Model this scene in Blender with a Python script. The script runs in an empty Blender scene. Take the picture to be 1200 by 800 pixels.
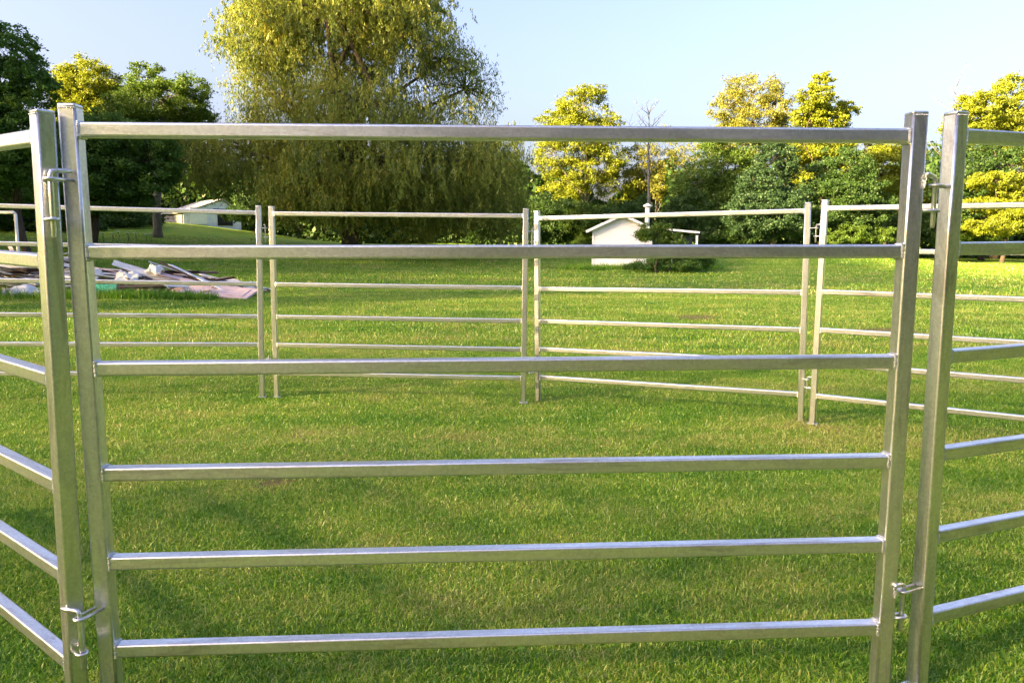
import bpy, bmesh, math, random
import numpy as np
from mathutils import Vector, Matrix

rng = np.random.default_rng(7)
random.seed(7)
scene = bpy.context.scene
COL = scene.collection
R = math.radians

# ------------------------------------------------------------------ camera
F_PX, PITCH, ROLL, EYE = 893.2, 0.1284, 0.00982, 1.24569 * 1.151
fw = Vector((0, math.cos(PITCH), -math.sin(PITCH)))
up0 = Vector((0, math.sin(PITCH), math.cos(PITCH)))
rt0 = Vector((1, 0, 0))
rt = math.cos(ROLL) * rt0 + math.sin(ROLL) * up0
up = math.cos(ROLL) * up0 - math.sin(ROLL) * rt0
cam = bpy.data.cameras.new("camera")
cam.sensor_fit = 'HORIZONTAL'
cam.sensor_width = 36
cam.lens = F_PX / 1200 * 36
cam.clip_start = 0.05
cam.clip_end = 2000
cam_o = bpy.data.objects.new("camera", cam)
M = Matrix.Identity(4)
for i in range(3):
    M[i][0], M[i][1], M[i][2] = rt[i], up[i], -fw[i]
M[2][3] = EYE
cam_o.matrix_world = M
COL.objects.link(cam_o)
scene.camera = cam_o
CAM = Vector((0, 0, EYE))


def at(px, py, y):
    """world point seen at photo pixel (px, py) at the distance y (metres forward)"""
    d = fw + rt * ((px - 600) / F_PX) - up * ((py - 400) / F_PX)
    return CAM + d * (y / d.y)


# ------------------------------------------------------------------ sun and sky
SUN_EL, SUN_AZ = 20.0, 60.0            # degrees; azimuth towards the left, behind the viewer
to_sun = Vector((-math.sin(R(SUN_AZ)) * math.cos(R(SUN_EL)), -math.cos(R(SUN_AZ)) * math.cos(R(SUN_EL)), math.sin(R(SUN_EL))))
world = bpy.data.worlds.new("World")
scene.world = world
world.use_nodes = True
wn = world.node_tree
sky = wn.nodes.new('ShaderNodeTexSky')
sky.sky_type = 'NISHITA'
sky.sun_disc = False
sky.sun_elevation = R(SUN_EL)
sky.sun_rotation = R(180 + SUN_AZ)
sky.air_density = 1.0
sky.dust_density = 6.5
sky.ozone_density = 1.3
tint = wn.nodes.new('ShaderNodeMix')
tint.data_type = 'RGBA'
tint.blend_type = 'MULTIPLY'
tint.inputs[0].default_value = 1.0
tint.inputs[7].default_value = (0.95, 0.865, 1.0, 1)
wn.links.new(sky.outputs[0], tint.inputs[6])
wn.links.new(tint.outputs[2], wn.nodes['Background'].inputs[0])
wn.nodes['Background'].inputs[1].default_value = 0.064
sl = bpy.data.lights.new("sun", 'SUN')
sl.energy = 5.0
sl.angle = R(3.0)       # low evening sun through thin haze
sl.color = (1.0, 0.71, 0.32)
so = bpy.data.objects.new("sun", sl)
so.rotation_euler = to_sun.to_track_quat('Z', 'Y').to_euler()
so.location = (-20, -20, 40)
COL.objects.link(so)
vs = scene.view_settings
vs.view_transform = 'Standard'
vs.look = 'None'
vs.gamma = 1
vs.use_curve_mapping = False
vs.exposure = 3.12
scene.cycles.max_bounces = 6
scene.cycles.diffuse_bounces = 3
scene.cycles.transmission_bounces = 3
scene.cycles.glossy_bounces = 3


# ------------------------------------------------------------------ object helpers
def tag(o, label=None, cat=None, group=None, kind=None):
    if label:
        o["label"] = label
    if cat:
        o["category"] = cat
    if group:
        o["group"] = group
    if kind:
        o["kind"] = kind
    return o


def empty(name, loc=(0, 0, 0), label=None, cat=None, group=None):
    o = bpy.data.objects.new(name, None)
    o.empty_display_size = 0.2
    o.location = loc
    COL.objects.link(o)
    return tag(o, label, cat, group)


def link(name, me, mat, parent=None, smooth=False):
    o = bpy.data.objects.new(name, me)
    if mat:
        me.materials.append(mat)
    COL.objects.link(o)
    if parent:
        o.parent = parent
    if smooth:
        me.polygons.foreach_set("use_smooth", np.ones(len(me.polygons), bool))
    return o


def np_mesh(name, V, Fc, rnd=None):
    """V (n,3), Fc (m,k) faces all with k corners"""
    me = bpy.data.meshes.new(name)
    V = np.ascontiguousarray(V, np.float32)
    Fc = np.ascontiguousarray(Fc, np.int32)
    m, k = Fc.shape
    me.vertices.add(len(V))
    me.vertices.foreach_set("co", V.ravel())
    me.loops.add(m * k)
    me.loops.foreach_set("vertex_index", Fc.ravel())
    me.polygons.add(m)
    me.polygons.foreach_set("loop_start", np.arange(0, m * k, k, dtype=np.int32))
    if rnd is not None:
        a = me.attributes.new("rnd", 'FLOAT', 'POINT')
        a.data.foreach_set("value", np.ascontiguousarray(rnd, np.float32))
    me.update(calc_edges=True)
    return me


def bm_mesh(bm, name):
    me = bpy.data.meshes.new(name)
    bm.normal_update()
    bm.to_mesh(me)
    bm.free()
    return me


def bm_box(bm, c, s, rot=None, bevel=0.0, seg=2):
    mat = Matrix.Translation(c)
    if rot is not None:
        mat = mat @ rot
    mat = mat @ Matrix.Diagonal((s[0], s[1], s[2], 1))
    r = bmesh.ops.create_cube(bm, size=1, matrix=mat)
    if bevel:
        es = {e for v in r['verts'] for e in v.link_edges}
        bmesh.ops.bevel(bm, geom=list(es), offset=bevel, segments=seg, affect='EDGES', profile=0.5)


class Tubes:
    """collects tapered tubes along polylines into one mesh"""
    def __init__(self, sides=6):
        self.V, self.F, self.n = [], [], sides

    def add(self, pts, rad, closed_ends=True):
        pts = [Vector(p) for p in pts]
        n = self.n
        base = len(self.V)
        ref = None
        for i, p in enumerate(pts):
            t = (pts[min(i + 1, len(pts) - 1)] - pts[max(i - 1, 0)])
            if t.length < 1e-9:
                t = Vector((0, 0, 1))
            t.normalize()
            if ref is None:
                ref = t.orthogonal().normalized()
            ref = (ref - t * ref.dot(t))
            if ref.length < 1e-6:
                ref = t.orthogonal()
            ref.normalize()
            b = t.cross(ref)
            r = rad[i] if hasattr(rad, '__len__') else rad
            for k in range(n):
                a = 2 * math.pi * k / n
                self.V.append(p + (ref * math.cos(a) + b * math.sin(a)) * r)
        for i in range(len(pts) - 1):
            for k in range(n):
                a, b2 = base + i * n + k, base + i * n + (k + 1) % n
                self.F.append((a, b2, b2 + n, a + n))
        if closed_ends:
            self.F.append(tuple(base + k for k in reversed(range(n))))
            self.F.append(tuple(base + (len(pts) - 1) * n + k for k in range(n)))

    def mesh(self, name):
        me = bpy.data.meshes.new(name)
        me.from_pydata([tuple(v) for v in self.V], [], self.F)
        me.update()
        return me


# ------------------------------------------------------------------ material helpers
def new_mat(name):
    m = bpy.data.materials.new(name)
    m.use_nodes = True
    nt = m.node_tree
    nt.nodes.clear()
    out = nt.nodes.new('ShaderNodeOutputMaterial')
    return m, nt, out


def N(nt, typ, **kw):
    n = nt.nodes.new(typ)
    for k, v in kw.items():
        setattr(n, k, v)
    return n


def noise(nt, vec, scale, detail=4, rough=0.55, dist=0.0):
    n = N(nt, 'ShaderNodeTexNoise')
    n.inputs['Scale'].default_value = scale
    n.inputs['Detail'].default_value = detail
    n.inputs['Roughness'].default_value = rough
    n.inputs['Distortion'].default_value = dist
    nt.links.new(vec, n.inputs['Vector'])
    return n.outputs['Fac']


def ramp(nt, fac, stops):
    r = N(nt, 'ShaderNodeValToRGB')
    e = r.color_ramp.elements
    while len(e) < len(stops):
        e.new(0.5)
    for i, (p, c) in enumerate(stops):
        e[i].position = p
        e[i].color = (c[0], c[1], c[2], 1) if hasattr(c, '__len__') else (c, c, c, 1)
    nt.links.new(fac, r.inputs[0])
    return r.outputs[0]


def mixc(nt, fac, a, b, mode='MIX'):
    m = N(nt, 'ShaderNodeMix', data_type='RGBA', blend_type=mode)
    for sock, v in ((m.inputs[0], fac), (m.inputs[6], a), (m.inputs[7], b)):
        if isinstance(v, (int, float)):
            sock.default_value = v
        elif isinstance(v, tuple):
            sock.default_value = (*v[:3], 1)
        else:
            nt.links.new(v, sock)
    return m.outputs[2]


def coords(nt, kind='Object', scale=None):
    tc = N(nt, 'ShaderNodeTexCoord')
    v = tc.outputs[kind]
    if scale:
        mp = N(nt, 'ShaderNodeMapping')
        mp.inputs['Scale'].default_value = scale
        nt.links.new(v, mp.inputs[0])
        v = mp.outputs[0]
    return v


def bump(nt, h, strength, dist=0.01):
    b = N(nt, 'ShaderNodeBump')
    b.inputs['Strength'].default_value = strength
    b.inputs['Distance'].default_value = dist
    nt.links.new(h, b.inputs['Height'])
    return b.outputs[0]


def pbsdf(nt, out, color, rough=0.7, metal=0.0, normal=None, spec=0.5):
    p = N(nt, 'ShaderNodeBsdfPrincipled')
    for name, v in (('Base Color', color), ('Roughness', rough), ('Metallic', metal)):
        if isinstance(v, tuple):
            p.inputs[name].default_value = (*v, 1)
        elif isinstance(v, (int, float)):
            p.inputs[name].default_value = v
        else:
            nt.links.new(v, p.inputs[name])
    p.inputs['Specular IOR Level'].default_value = spec
    if normal is not None:
        nt.links.new(normal, p.inputs['Normal'])
    nt.links.new(p.outputs[0], out.inputs[0])
    return p


def metal_mat(name, axis):
    """galvanised steel tube; drawing lines and stains run along the given local axis"""
    m, nt, out = new_mat(name)
    st = [60, 60, 60]
    st[axis] = 1.2
    v = coords(nt, 'Object')
    oi = N(nt, 'ShaderNodeObjectInfo')
    ad = N(nt, 'ShaderNodeVectorMath', operation='MULTIPLY_ADD')
    nt.links.new(oi.outputs['Random'], ad.inputs[0])
    ad.inputs[1].default_value = (17, 29, 41)
    nt.links.new(v, ad.inputs[2])
    vo = ad.outputs[0]
    mp = N(nt, 'ShaderNodeMapping')
    mp.inputs['Scale'].default_value = st
    nt.links.new(vo, mp.inputs[0])
    lines = noise(nt, mp.outputs[0], 1.0, 3, 0.6)
    st2 = [22, 22, 22]
    st2[axis] = 3.5
    mp2 = N(nt, 'ShaderNodeMapping')
    mp2.inputs['Scale'].default_value = st2
    nt.links.new(vo, mp2.inputs[0])
    stain = noise(nt, mp2.outputs[0], 1.0, 5, 0.65, 0.6)
    vor = N(nt, 'ShaderNodeTexVoronoi')
    vor.inputs['Scale'].default_value = 130
    nt.links.new(vo, vor.inputs['Vector'])
    sp = N(nt, 'ShaderNodeSeparateColor')
    nt.links.new(vor.outputs['Color'], sp.inputs[0])
    blot = noise(nt, vo, 5.0, 4, 0.6)
    drip = noise(nt, mp2.outputs[0], 0.35, 6, 0.75, 1.2)
    c1 = ramp(nt, stain, [(0.25, (0.44, 0.42, 0.39)), (0.42, (0.72, 0.715, 0.71)), (0.62, (0.84, 0.84, 0.845))])
    c2 = mixc(nt, 0.34, c1, ramp(nt, sp.outputs[0], [(0.0, 0.55), (1.0, 1.0)]), 'MULTIPLY')
    c3 = mixc(nt, ramp(nt, blot, [(0.55, 0.0), (0.75, 0.6)]), c2, (0.84, 0.83, 0.82))
    c3 = mixc(nt, ramp(nt, drip, [(0.55, 0.0), (0.68, 0.6)]), c3, (0.30, 0.27, 0.24))
    ro = ramp(nt, stain, [(0.3, 0.42), (0.6, 0.3)])
    nrm = bump(nt, lines, 0.10, 0.002)
    pbsdf(nt, out, c3, ro, 0.95, nrm)
    return m


M_RAIL = metal_mat("galvanised_rail", 0)
M_POST = metal_mat("galvanised_post", 2)
M_ZINC = metal_mat("zinc_rod", 2)


def leaf_mat(name, dark, mid, light, transl=0.35, scale=0.5, gloss=0.03):
    m, nt, out = new_mat(name)
    v = coords(nt, 'Object')
    a = N(nt, 'ShaderNodeAttribute', attribute_name="rnd")
    n1 = noise(nt, v, scale, 3, 0.6)
    mx = N(nt, 'ShaderNodeMath', operation='MULTIPLY_ADD')
    nt.links.new(a.outputs['Fac'], mx.inputs[0])
    mx.inputs[1].default_value = 0.5
    ad = N(nt, 'ShaderNodeMath', operation='MULTIPLY')
    nt.links.new(n1, ad.inputs[0])
    ad.inputs[1].default_value = 0.5
    nt.links.new(ad.outputs[0], mx.inputs[2])
    c = ramp(nt, mx.outputs[0], [(0.2, dark), (0.5, mid), (0.8, light)])
    d = N(nt, 'ShaderNodeBsdfDiffuse')
    t = N(nt, 'ShaderNodeBsdfTranslucent')
    nt.links.new(c, d.inputs[0])
    tc = mixc(nt, 1.0, c, (1.15, 1.1, 0.7), 'MULTIPLY')
    nt.links.new(tc, t.inputs[0])
    ms = N(nt, 'ShaderNodeMixShader')
    ms.inputs[0].default_value = transl
    nt.links.new(d.outputs[0], ms.inputs[1])
    nt.links.new(t.outputs[0], ms.inputs[2])
    g = N(nt, 'ShaderNodeBsdfGlossy')
    g.inputs['Roughness'].default_value = 0.5
    g.inputs[0].default_value = (1, 1, 1, 1)
    ms2 = N(nt, 'ShaderNodeMixShader')
    ms2.inputs[0].default_value = gloss * 0.5
    nt.links.new(ms.outputs[0], ms2.inputs[1])
    nt.links.new(g.outputs[0], ms2.inputs[2])
    nt.links.new(ms2.outputs[0], out.inputs[0])
    return m


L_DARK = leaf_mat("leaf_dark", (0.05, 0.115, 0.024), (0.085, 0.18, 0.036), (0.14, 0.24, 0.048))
L_DEEP = leaf_mat("leaf_deep_shade_green", (0.028, 0.066, 0.016), (0.046, 0.10, 0.022), (0.075, 0.14, 0.03))  # darker green that puts shade into the leaf colour
L_MID = leaf_mat("leaf_mid", (0.055, 0.115, 0.016), (0.085, 0.155, 0.022), (0.135, 0.20, 0.03))
L_YEL = leaf_mat("leaf_yellow_green", (0.11, 0.16, 0.012), (0.19, 0.235, 0.016), (0.28, 0.31, 0.02))
L_WIL = leaf_mat("leaf_willow", (0.095, 0.145, 0.032), (0.17, 0.225, 0.04), (0.33, 0.30, 0.044), 0.38)
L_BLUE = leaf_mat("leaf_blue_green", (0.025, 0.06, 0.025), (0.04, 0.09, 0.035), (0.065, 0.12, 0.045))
L_SHADEWOOD = leaf_mat("leaf_shade_wood", (0.13, 0.20, 0.03), (0.19, 0.26, 0.04), (0.25, 0.32, 0.05), 0.55)  # pale and translucent so the unseen belt passes soft fill light
L_TAN = leaf_mat("leaf_tan", (0.11, 0.14, 0.02), (0.19, 0.205, 0.03), (0.27, 0.27, 0.05))


def bark_mat(name, a, b):
    m, nt, out = new_mat(name)
    v = coords(nt, 'Object', (6, 6, 1.5))
    n1 = noise(nt, v, 2.0, 5, 0.7)
    pbsdf(nt, out, ramp(nt, n1, [(0.3, a), (0.7, b)]), 0.9, 0, bump(nt, n1, 0.6, 0.05), 0.2)
    return m


M_BARK = bark_mat("bark_dark", (0.035, 0.028, 0.02), (0.10, 0.08, 0.06))
M_BARKG = bark_mat("bark_grey", (0.10, 0.09, 0.08), (0.24, 0.22, 0.19))


# ------------------------------------------------------------------ terrain
def sstep(a, b, x):
    t = np.clip((x - a) / (b - a), 0, 1)
    return t * t * (3 - 2 * t)


FEET = []      # (x, y, z) control points under the fence feet, filled below


def ground_z(x, y):
    x = np.asarray(x, float)
    y = np.asarray(y, float)
    z = 0.55 * sstep(16, 62, y) + 0.012 * np.maximum(y - 62, 0)
    left = sstep(1, 22, -(x + 0.22 * (y - 20) - 2))
    z = z + left * 2.3 * sstep(21, 62, y)
    z = z + 0.75 * sstep(30, 48, y) * np.exp(-((x + 6) / 9.0) ** 2) * sstep(36, 50, y)
    # mown bank on the far right of the shed
    z = z + 0.62 * np.exp(-((x - 16) / 9.0) ** 2 - ((y - 43) / 6.5) ** 2)
    w = np.zeros_like(z) + 1e-9
    a = np.zeros_like(z)
    for fx, fy, fz in FEET:
        g = np.exp(-((x - fx) ** 2 + (y - fy) ** 2) / 1.6)
        w = w + g
        a = a + g * fz
    k = np.clip(w * 1.2, 0, 1)
    z = z * (1 - k) + (a / w) * k
    z = z + 0.012 * np.sin(x * 1.7 + 0.6 * y) * np.sin(y * 1.3 - 0.4 * x) * sstep(3, 6, np.hypot(x, y))
    return z


def gz(x, y):
    return float(ground_z(x, y))


# ------------------------------------------------------------------ fence panels
S = 1.151
PW_, PH_, RS_ = 0.0485, 1.8, 0.040
WIDTH = 2.1 * S
RAILS = [v * S for v in (1.50911, 1.22221, 0.93814, 0.67212, 0.43991, 0.20397)]
# centre x, centre y, yaw, base height, in-plane tilt of every panel of the pen
PANELS = [(-0.00339, 1.91051, 0.05633, 0.00164, 0.01035),
          (-1.91715, 2.45004, -0.66059, -0.01457, -0.01566),
          (2.11376, 2.37193, 0.35945, 0.03706, 0.01732),
          (-3.08805, 6.06613, 0.14908, -0.03101, -0.01283),
          (-0.92963, 6.18864, -0.05837, -0.04932, -0.00118),
          (1.15827, 5.83328, -0.4291, -0.04257, 0.02136),
          (3.0073, 4.75075, -0.5697, -0.00622, 0.00215)]
PLAB = ["galvanised six rail panel spanning the whole front of the pen",
        "steel panel whose short rails slant away behind the pale leaning double post",
        "dark steel panel slanting off past the double post with the hanging pin chain",
        "dull grey far panel running in front of the heap of old boards",
        "pale far panel standing before the drooping willow curtain",
        "whitish far panel in front of the small white shed",
        "bright far panel that slopes past the berm beyond the front panel's darker post"]


def panel_matrix(p):
    cx, cy, ya, z, rl = p
    return Matrix.Translation((cx * S, cy * S, z * S)) @ Matrix.Rotation(ya, 4, 'Z') @ Matrix.Rotation(-rl, 4, 'Y') @ Matrix.Translation((0, -PW_ / 2, 0))


PM = [panel_matrix(p) for p in PANELS]
for mt in PM:
    for u in (-1, -0.4, 0.4, 1):
        q = mt @ Vector((u * (WIDTH / 2 - 0.03), 0.02, 0))
        FEET.append((q.x, q.y, q.z - 0.004))


def rail_bm(k, x0, x1):
    """square tube with soft corners, slightly wavy walls and a weld bead at each end"""
    z = RAILS[k]
    bm = bmesh.new()
    n = 13
    h, b = RS_ / 2, 0.0065
    prof = []
    for cxx, czz, a0 in ((h - b, h - b, 0), (-h + b, h - b, 90), (-h + b, -h + b, 180), (h - b, -h + b, 270)):
        for s in range(4):
            a = R(a0 + s * 30)
            prof.append((cxx + b * math.cos(a), czz + b * math.sin(a)))
    rows = []
    for i in range(n):
        x = x0 + (x1 - x0) * i / (n - 1)
        rows.append([bm.verts.new((x, PW_ / 2 + py, z + pz)) for py, pz in prof])
    m = len(prof)
    for i in range(n - 1):
        for j in range(m):
            f = bm.faces.new((rows[i][j], rows[i + 1][j], rows[i + 1][(j + 1) % m], rows[i][(j + 1) % m]))
            f.smooth = (j % 4 != 3)
    # weld beads
    rr = random.Random(k * 7 + 3)
    for x, sgn in ((x0, 1), (x1, -1)):
        for j in range(30):
            a = j / 30 * 4
            e = int(a)
            t = (a - e) * 2 - 1
            py, pz = ((h, t * h), (-t * h, h), (-h, -t * h), (t * h, -h))[e]
            r_ = 0.0032 + rr.random() * 0.0022
            c = Vector((x + sgn * 0.0015, PW_ / 2 + py * 1.01, z + pz * 1.01))
            bmesh.ops.create_icosphere(bm, subdivisions=1, radius=r_, matrix=Matrix.Translation(c) @ Matrix.Diagonal((1.25, 1, 1, 1)))
    bmesh.ops.recalc_face_normals(bm, faces=bm.faces)
    return bm


def post_bm(u):
    bm = bmesh.new()
    h, b = PW_ / 2, 0.0065
    prof = []
    for cxx, cyy, a0 in ((h - b, h - b, 0), (-h + b, h - b, 90), (-h + b, -h + b, 180), (h - b, -h + b, 270)):
        for s in range(4):
            a = R(a0 + s * 30)
            prof.append((cxx + b * math.cos(a), cyy + b * math.sin(a)))
    zs = [0.006] + [PH_ * t for t in (0.2, 0.4, 0.6, 0.8)] + [PH_ - 0.006]
    rows = [[bm.verts.new((u + px, PW_ / 2 + py, z)) for px, py in prof] for z in zs]
    m = len(prof)
    for i in range(len(rows) - 1):
        for j in range(m):
            f = bm.faces.new((rows[i][j], rows[i][(j + 1) % m], rows[i + 1][(j + 1) % m], rows[i + 1][j]))
            f.smooth = (j % 4 != 3)
    bm.faces.new(rows[-1])
    bm.faces.new(list(reversed(rows[0])))
    return bm


def cap_bm(u):
    bm = bmesh.new()
    bm_box(bm, Vector((u, PW_ / 2, PH_ - 0.0005)), (PW_ - 0.001, PW_ - 0.001, 0.011), bevel=0.0045, seg=3)
    for k in range(9):     # the weld line round the cap, seen as small dark bumps
        c = Vector((u - 0.02 + 0.005 * k, -0.0002, PH_ - 0.007))
        bmesh.ops.create_icosphere(bm, subdivisions=1, radius=0.0024, matrix=Matrix.Translation(c))
    return bm


def foot_bm(u):
    bm = bmesh.new()
    bm_box(bm, Vector((u, PW_ / 2, 0.003)), (0.078, 0.056, 0.006), bevel=0.002, seg=1)
    return bm


xe = WIDTH / 2
u_l, u_r = -xe + PW_ / 2, xe - PW_ / 2


def make_panel(label):
    root = empty("fence_panel", label=label, cat="fence panel", group="steel panels of the round pen")
    for u in (u_l, u_r):
        p = link("post", bm_mesh(post_bm(u), "post"), M_POST, root)
        link("cap", bm_mesh(cap_bm(u), "cap"), M_POST, p, True)
        link("foot_plate", bm_mesh(foot_bm(u), "foot_plate"), M_POST, p)
    for k in range(6):
        link("rail", bm_mesh(rail_bm(k, -xe + PW_, xe - PW_), "rail"), M_RAIL, root)
    return root


def copy_tree(o, parent=None):
    c = o.copy()
    COL.objects.link(c)
    if parent:
        c.parent = parent
    for ch in list(o.children):
        copy_tree(ch, c)
    return c


proto = make_panel(PLAB[0])
panels = [proto] + [copy_tree(proto) for _ in range(6)]
for o, mt, lb in zip(panels, PM, PLAB):
    o.matrix_world = mt
    o["label"] = lb


def loop_mesh(a, c, w, r, name):
    """flat U-shaped rod: from two feet beside point a round the point c"""
    a, c = Vector(a), Vector(c)
    d = (c - a)
    d.z = 0
    L = d.length
    d.normalize()
    s = Vector((-d.y, d.x, 0))
    pts = [a + s * w]
    for k in range(9):
        t = math.pi * (0.5 - k / 8)
        pts.append(c + d * (math.cos(t) * w) + s * (math.sin(t) * w))
    pts.append(a - s * w)
    T = Tubes(8)
    T.add(pts, r)
    return T.mesh(name)


def local_part(name, me, mat, parent):
    """a part modelled in world space, hung under a placed thing"""
    inv = parent.matrix_world.inverted()
    me.transform(inv)
    return link(name, me, mat, parent, True)


def pin_mesh(c, z0, z1, hdir):
    """bent drop pin: straight rod with a handle turned over at the top"""
    T = Tubes(8)
    h = Vector(hdir).normalized()
    T.add([(c.x, c.y, z0), (c.x, c.y, z0 + 0.006), (c.x, c.y, z1 - 0.012), Vector((c.x, c.y, z1 - 0.003)) + h * 0.003, Vector((c.x, c.y, z1)) + h * 0.012,
           Vector((c.x, c.y, z1 + 0.001)) + h * 0.04, Vector((c.x, c.y, z1 + 0.002)) + h * 0.056],
          [0.005, 0.007, 0.007, 0.007, 0.007, 0.007, 0.006])
    return T.mesh("latch_pin")


def chain_mesh(a, b, sag, n):
    T = Tubes(5)
    a, b = Vector(a), Vector(b)
    pts = [a.lerp(b, t / n) - Vector((0, 0, sag * 4 * (t / n) * (1 - t / n))) for t in range(n + 1)]
    for i in range(n):
        d = (pts[i + 1] - pts[i])
        mid = (pts[i] + pts[i + 1]) / 2
        dd = d.normalized()
        s = dd.cross(Vector((0.3, 1, 0.1))).normalized() if i % 2 else dd.cross(Vector((1, 0.2, 0.1))).normalized()
        ring = [mid + dd * (math.cos(t) * d.length * 0.62) + s * (math.sin(t) * d.length * 0.3) for t in [2 * math.pi * k / 8 for k in range(9)]]
        T.add(ring, 0.0013, False)
    return T.mesh("chain")


bpy.context.view_layer.update()


def W(i, u, y, z):
    return PM[i] @ Vector((u, y, z))


# joint: panel a (its post at ua), panel b (its post at ub), where the pin stands, heights, labels
def joint(a, ua, b, ub, J, zs, hdir0, labs, chain_to=None, up_dir=None):
    for (zt, zb), lab in zip(zs, labs):
        hdir = up_dir if (up_dir and zt > 1) else hdir0
        sa = W(a, ua, PW_ / 2, zt)
        sb = W(b, ub, PW_ / 2, zb)
        ct = Vector((J.x, J.y, sa.z))
        cb = Vector((J.x, J.y, sb.z))
        # feet of the loops sit at the faces of the posts turned to the pin
        fa = ct + (sa - ct).normalized() * max((sa - ct).length - PW_ / 2 - 0.001, 0.008)
        fb = cb + (sb - cb).normalized() * max((sb - cb).length - PW_ / 2 - 0.001, 0.008)
        local_part("hinge_loop", loop_mesh(fa, ct, 0.0135, 0.0050, "hinge_loop"), M_ZINC, panels[a])
        local_part("hinge_loop", loop_mesh(fb, cb, 0.0135, 0.0050, "hinge_loop"), M_ZINC, panels[b])
        z1, z0 = max(ct.z, cb.z) + 0.022, min(ct.z, cb.z) - 0.05
        pin = link("latch_pin", pin_mesh(J, z0, z1, hdir), M_ZINC, None, True)
        # origin at the foot of the pin
        pin.data.transform(Matrix.Translation((-J.x, -J.y, -z0)))
        pin.location = (J.x, J.y, z0)
        tag(pin, lab, "latch pin", "drop pins that lock the panels together")
        if chain_to is not None:
            e = W(*chain_to[0], zt + chain_to[1])
            s = Vector((J.x, J.y, z1)) + Vector(hdir).normalized() * 0.06
            ch = chain_mesh(s - pin.location, e - pin.location, 0.03, 16)
            link("chain", ch, M_ZINC, pin)


bpy.context.view_layer.update()
J_LF = W(1, xe + 0.019, PW_ / 2 - 0.006, 1.6)
joint(0, u_l, 1, u_r, J_LF, [(1.60, 1.52), (0.375, 0.295)], (-1, 0.15, 0.0),
      ["bent drop pin through the upper loops between the two pale posts by the old boards",
       "drop pin with handle turned over the grass, lower one between the two pale posts"], up_dir=(0.5, 0.85, 0))
a_, b_ = W(0, u_r, 0.02, 1.5), W(2, u_l, 0.02, 1.5)
J_FR = (a_ + b_) / 2 + Vector((0.0, -0.012, 0))
joint(2, u_l, 0, u_r, J_FR, [(1.590, 1.525), (0.345, 0.27)], (-0.8, -0.6, 0.12),
      ["dark drop pin with hanging chain in the gap between the two darker near posts",
       "short bright drop pin low in the gap between the two darker near posts"], chain_to=((0, u_r + 0.02, -0.003), 0.02))
for (i, j, la, lb) in ((3, 4, "small drop pin high in the far joint before the willow's trunk side", "small drop pin low in the far joint before the willow's trunk side"),
                       (4, 5, "tiny upper drop pin in the middle far joint by the white shed", "tiny lower drop pin in the middle far joint by the white shed"),
                       (5, 6, "upper drop pin in the far joint where the bright sloping panel starts", "lower drop pin in the far joint where the bright sloping panel starts")):
    q = (W(i, u_r, PW_ / 2, 1) + W(j, u_l, PW_ / 2, 1)) / 2
    joint(i, u_r, j, u_l, q, [(1.60, 1.52), (0.37, 0.29)], (0.2, -1, 0.1), [la, lb])

# ------------------------------------------------------------------ lawn
GRASS_STOPS = None


def grass_color(nt, v):
    """shared colour of the turf: fresh green with worn yellowish and straw patches"""
    big = noise(nt, v, 0.55, 4, 0.6, 0.4)
    mid = noise(nt, v, 2.3, 4, 0.6)
    sm = N(nt, 'ShaderNodeMath', operation='ADD')
    nt.links.new(big, sm.inputs[0])
    nt.links.new(mid, sm.inputs[1])
    hf = N(nt, 'ShaderNodeMath', operation='MULTIPLY')
    nt.links.new(sm.outputs[0], hf.inputs[0])
    hf.inputs[1].default_value = 0.5
    mp = N(nt, 'ShaderNodeMapping')       # mowing passes
    mp.inputs['Scale'].default_value = (0.05, 0.8, 0)
    mp.inputs['Rotation'].default_value = (0, 0, 0.10)
    nt.links.new(v, mp.inputs[0])
    bd = N(nt, 'ShaderNodeMath', operation='MULTIPLY_ADD')
    nt.links.new(noise(nt, mp.outputs[0], 1.5, 3, 0.65), bd.inputs[0])
    bd.inputs[1].default_value = 0.5
    nt.links.new(hf.outputs[0], bd.inputs[2])
    ct = N(nt, 'ShaderNodeMath', operation='MULTIPLY_ADD')      # contrast round the middle
    nt.links.new(bd.outputs[0], ct.inputs[0])
    ct.inputs[1].default_value = 1.45
    ct.inputs[2].default_value = 0.52 - 0.75 * 1.45
    return ct.outputs[0]


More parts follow.
